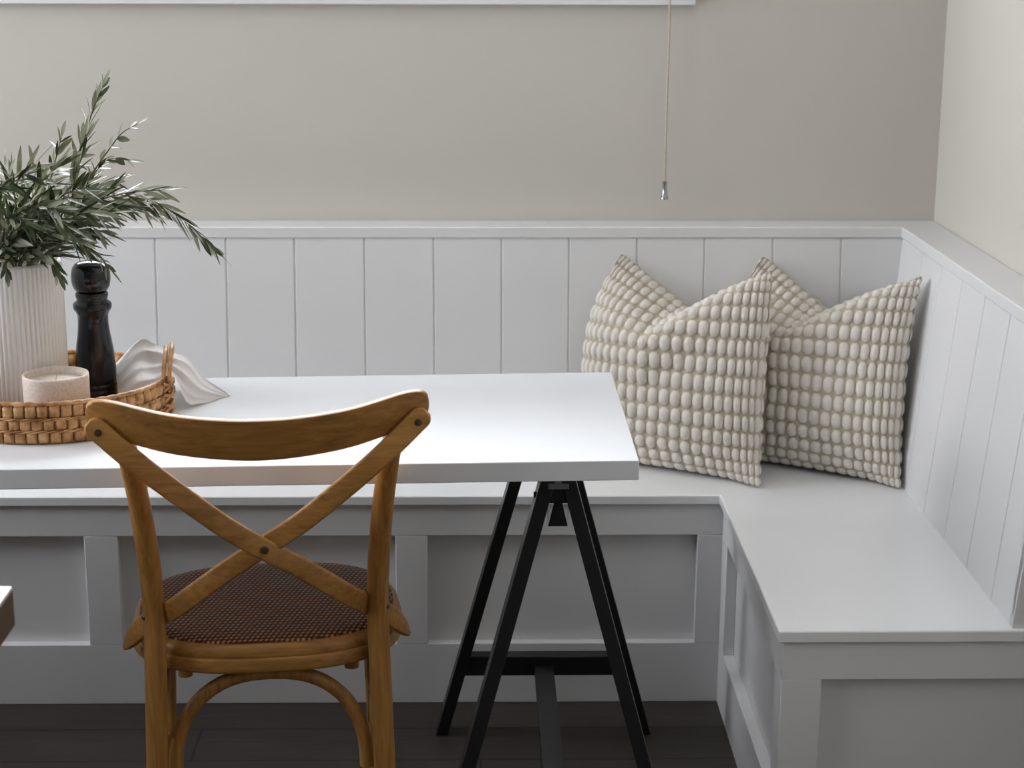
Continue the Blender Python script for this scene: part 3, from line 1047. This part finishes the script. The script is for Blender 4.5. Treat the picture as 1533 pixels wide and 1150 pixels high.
def branch(label, pts, start=.3, gap=.0105, L=(.048, .072), W=.0078, ang=(18, 46), droop=.28, group=None):
    """pts: points of the stem in the room"""
    base = Vector(pts[0])
    root = thing('olive_branch', label, 'branch', base, 0, group)
    path = spline(pts, 14)
    loc = [p - base for p in path]
    n = len(loc)
    MB().tube(loc, .002, 6, radii=[.0021 - .0014 * i / n for i in range(n)]).build('stem', M['soil'], root, smooth=True)
    cum = [0.0]
    for a, b in zip(loc, loc[1:]):
        cum.append(cum[-1] + (b - a).length)
    total = cum[-1]
    mb = MB()
    s = max(start * total, cum[min(28, n - 1)] + .004)
    k = 0
    while s <= total:
        i = min(n - 2, max(0, next((q for q in range(n - 1) if cum[q + 1] >= s), n - 2)))
        t = (loc[i + 1] - loc[i]).normalized()
        f = (s - cum[i]) / max(1e-6, cum[i + 1] - cum[i])
        p = loc[i].lerp(loc[i + 1], f)
        ref = Vector((0, 0, 1)) if abs(t.z) < .9 else Vector((0, 1, 0))
        a_ = t.cross(ref).normalized()
        b_ = a_.cross(t)
        phi0 = k * R(80) + random.uniform(-.5, .5)
        for sg in (0, math.pi):
            phi = phi0 + sg
            out = a_ * math.cos(phi) + b_ * math.sin(phi)
            an = R(random.uniform(*ang))
            d = t * math.cos(an) + out * math.sin(an)
            d.z -= droop
            ln = random.uniform(*L) * (1 - .35 * max(0, (s / total - .8) / .2))
            up = (Vector((0, -.35, 1)) + Vector((random.uniform(-.9, .9), random.uniform(-.9, .9), random.uniform(-.6, .6))))
            leaf(mb, p, d, up, ln, W * random.uniform(.8, 1.2), random.uniform(-.10, .06))
        s += gap * random.uniform(.75, 1.3)
        k += 1
    leaf(mb, loc[-1], loc[-1] - loc[-3], Vector((0, -.3, 1)), L[0], W, 0)
    mb.build('leaves', M['leaf'], root, smooth=True, angle=180)
    return root

def B(label, mouth, px, Y0=2.90, Y1=2.95, group=None, **kw):
    """mouth: offset of the stem at the vase mouth from the vase axis; px: course of the branch as seen from the room"""
    v = Vector((-.772, 2.872, BZ))
    m = v + Vector((mouth[0], mouth[1], .252))
    foot = v + Vector((-mouth[0] * .6, -mouth[1] * .6, .03))
    pts = [foot, foot.lerp(m, .6), m]
    for i, (x, y) in enumerate(px):
        t = i / max(1, len(px) - 1)
        pts.append(at(x, y, Y0 + (Y1 - Y0) * t))
    return branch(label, pts, **kw, group=group)

B('tallest olive branch reaching straight up out of the vase', (.03, .02), [(100, 325), (114, 255), (128, 205), (138, 168), (153, 132)], 2.90, 2.95, start=.50, gap=.012, ang=(10, 34), droop=.05, L=(.036, .052))
B('sparse twig of olive with silvery leaves right of the tallest branch', (.04, .0), [(105, 318), (135, 265), (160, 228), (182, 200), (205, 186)], 2.89, 2.90, start=.66, gap=.022, L=(.022, .036), W=.010)
B('olive twig pointing right below the sparse silvery twig', (.042, -.01), [(115, 318), (140, 262), (165, 238), (192, 240)], 2.89, 2.91, start=.74, gap=.020, L=(.026, .036), W=.010)
B('olive branch spreading level to the right above the mill', (.045, .01), [(112, 322), (160, 296), (205, 287), (240, 284)], 2.88, 2.93, start=.42, gap=.0105)
B('longest olive branch arching right and drooping before the planks', (.05, .015), [(110, 330), (170, 302), (225, 300), (275, 330), (305, 358), (326, 378)], 2.90, 3.0, start=.42, gap=.0105, ang=(12, 38), L=(.040, .056), droop=.35)
B('olive sprig drooping in front of the pepper mill head', (.055, -.01), [(104, 372), (130, 374), (152, 388), (164, 402)], 2.87, 2.885, start=.6, gap=.014, L=(.034, .044), W=.0075)
B('olive sprig hanging over the front lip of the vase', (.035, -.055), [(68, 380), (80, 394), (88, 412)], 2.785, 2.75, start=.55, gap=.009, L=(.034, .046), W=.0078, ang=(8, 40))
B('olive sprig hanging down the left front of the vase', (-.02, -.062), [(12, 380), (8, 392), (10, 408)], 2.785, 2.755, start=.6, gap=.011, L=(.03, .044), W=.0078, ang=(8, 35))
B('upright olive branch left of the tallest one', (.0, .02), [(62, 325), (76, 268), (86, 228), (92, 205)], 2.90, 2.93, start=.5, gap=.012, L=(.03, .048))
B('olive branch arching left with leaves at the photo edge', (-.03, .0), [(40, 330), (18, 280), (2, 245), (-25, 225)], 2.86, 2.85, start=.48, gap=.012)
G_ = 'olive branches massed in the vase'
mass = 'dark green olive branch within the dense middle of the bunch'
for mo, px, y0, y1 in (
        ((.02, -.03), [(60, 335), (92, 295), (128, 278)], 2.83, 2.80),
        ((.01, -.04), [(45, 330), (58, 280), (88, 248)], 2.83, 2.80),
        ((.03, -.03), [(75, 345), (115, 322), (165, 318)], 2.84, 2.82),
        ((-.02, -.03), [(25, 330), (22, 280), (52, 245)], 2.83, 2.80),
        ((.04, -.02), [(85, 350), (122, 336), (150, 346)], 2.84, 2.82),
        ((-.01, -.05), [(30, 350), (65, 322), (112, 345)], 2.80, 2.76),
        ((.0, -.05), [(20, 345), (35, 312), (82, 312)], 2.80, 2.76),
        ((.02, .03), [(70, 325), (118, 288), (165, 272)], 2.93, 2.98),
        ((.0, .04), [(40, 315), (70, 265), (118, 232)], 2.93, 3.0),
        ((.03, .0), [(90, 335), (140, 300), (185, 308)], 2.88, 2.89),
        ((.02, -.05), [(60, 360), (95, 345), (125, 366)], 2.80, 2.77),
        ((-.02, -.05), [(10, 355), (15, 325), (48, 335)], 2.79, 2.75),
        ((-.03, -.04), [(0, 340), (-8, 290), (28, 268)], 2.82, 2.79)):
    B(mass, mo, px, y0, y1, start=.42, gap=.0098, group=G_)
for mo, px, y0, y1 in (((-.05, .0), [(0, 345), (-45, 300), (-90, 270)], 2.87, 2.87), ((-.05, -.02), [(-10, 360), (-60, 345), (-110, 370)], 2.85, 2.83), ((-.04, .03), [(0, 330), (-30, 270), (-40, 200)], 2.9, 2.95)):
    B('olive branch leaning out past the left edge of the photo', mo, px, y0, y1, start=.4, gap=.0115, group='olive branches leaning left')
B('olive branch reaching right with leaves hanging over the back ledge', (.05, .0), [(110, 335), (155, 315), (200, 305), (232, 318)], 2.88, 2.95, start=.45, gap=.0105, ang=(15, 42), droop=.4)

# ------------------------------------------------------------------ corner of another table, near left
nt_ = thing('side_table', 'blurred dark wooden table corner with a pale sheet for its reflecting top in the left foreground', 'table', (-.95, 1.75, 0))
MB().box(-.5, .374, -.35, .289, .70, .75).build('tabletop', M['walnut'], nt_, bevel=.003)
MB().box(-.499, .373, -.349, .288, .7502, .7525).build('reflection_sheet', M['table'], nt_, bevel=.0008, seg=1)  # pale sheet puts the bright reflection on the top into colour
MB().box(-.30, -.10, -.12, .08, 0, .70).build('pedestal', M['walnut'], nt_, bevel=.003)

# ------------------------------------------------------------------ daylight
w = bpy.data.worlds.new('sky')
sc.world = w
w.use_nodes = True
bg = w.node_tree.nodes['Background']
bg.inputs['Color'].default_value = (0.72, 0.82, 1.0, 1)
bg.inputs['Strength'].default_value = 1.0

def area(name, loc, rot, sx, sy, power, col):
    l = bpy.data.lights.new(name, 'AREA')
    l.shape = 'RECTANGLE'
    l.size, l.size_y = sx, sy
    l.energy = power
    l.color = col
    o = bpy.data.objects.new(name, l)
    COL.objects.link(o)
    o.location = loc
    o.rotation_euler = rot
    return o
area('daylight_back_window', ((WX0 + WX1) / 2, D + .13, (WZ0 + WZ1) / 2), (R(-90), 0, 0), WX1 - WX0, WZ1 - WZ0, 110, (0.94, 0.97, 1.0))
area('daylight_left_window', (XL - .13, (LY0 + LY1) / 2, (LZ0 + LZ1) / 2), (0, R(-90), 0), LZ1 - LZ0, LY1 - LY0, 45, (0.93, 0.95, 1.0))

area('fill_light_near_window', (XL - .13, (W3[0] + W3[1]) / 2, (W3[2] + W3[3]) / 2), (0, R(-90), 0), W3[3] - W3[2], W3[1] - W3[0], 19, (0.93, 0.95, 1.0))  # added fill lamp for the table front and chair back

vs_ = sc.view_settings
vs_.view_transform = 'Standard'
vs_.look = 'None'
vs_.gamma = 1
vs_.use_curve_mapping = False
vs_.exposure = 0.72
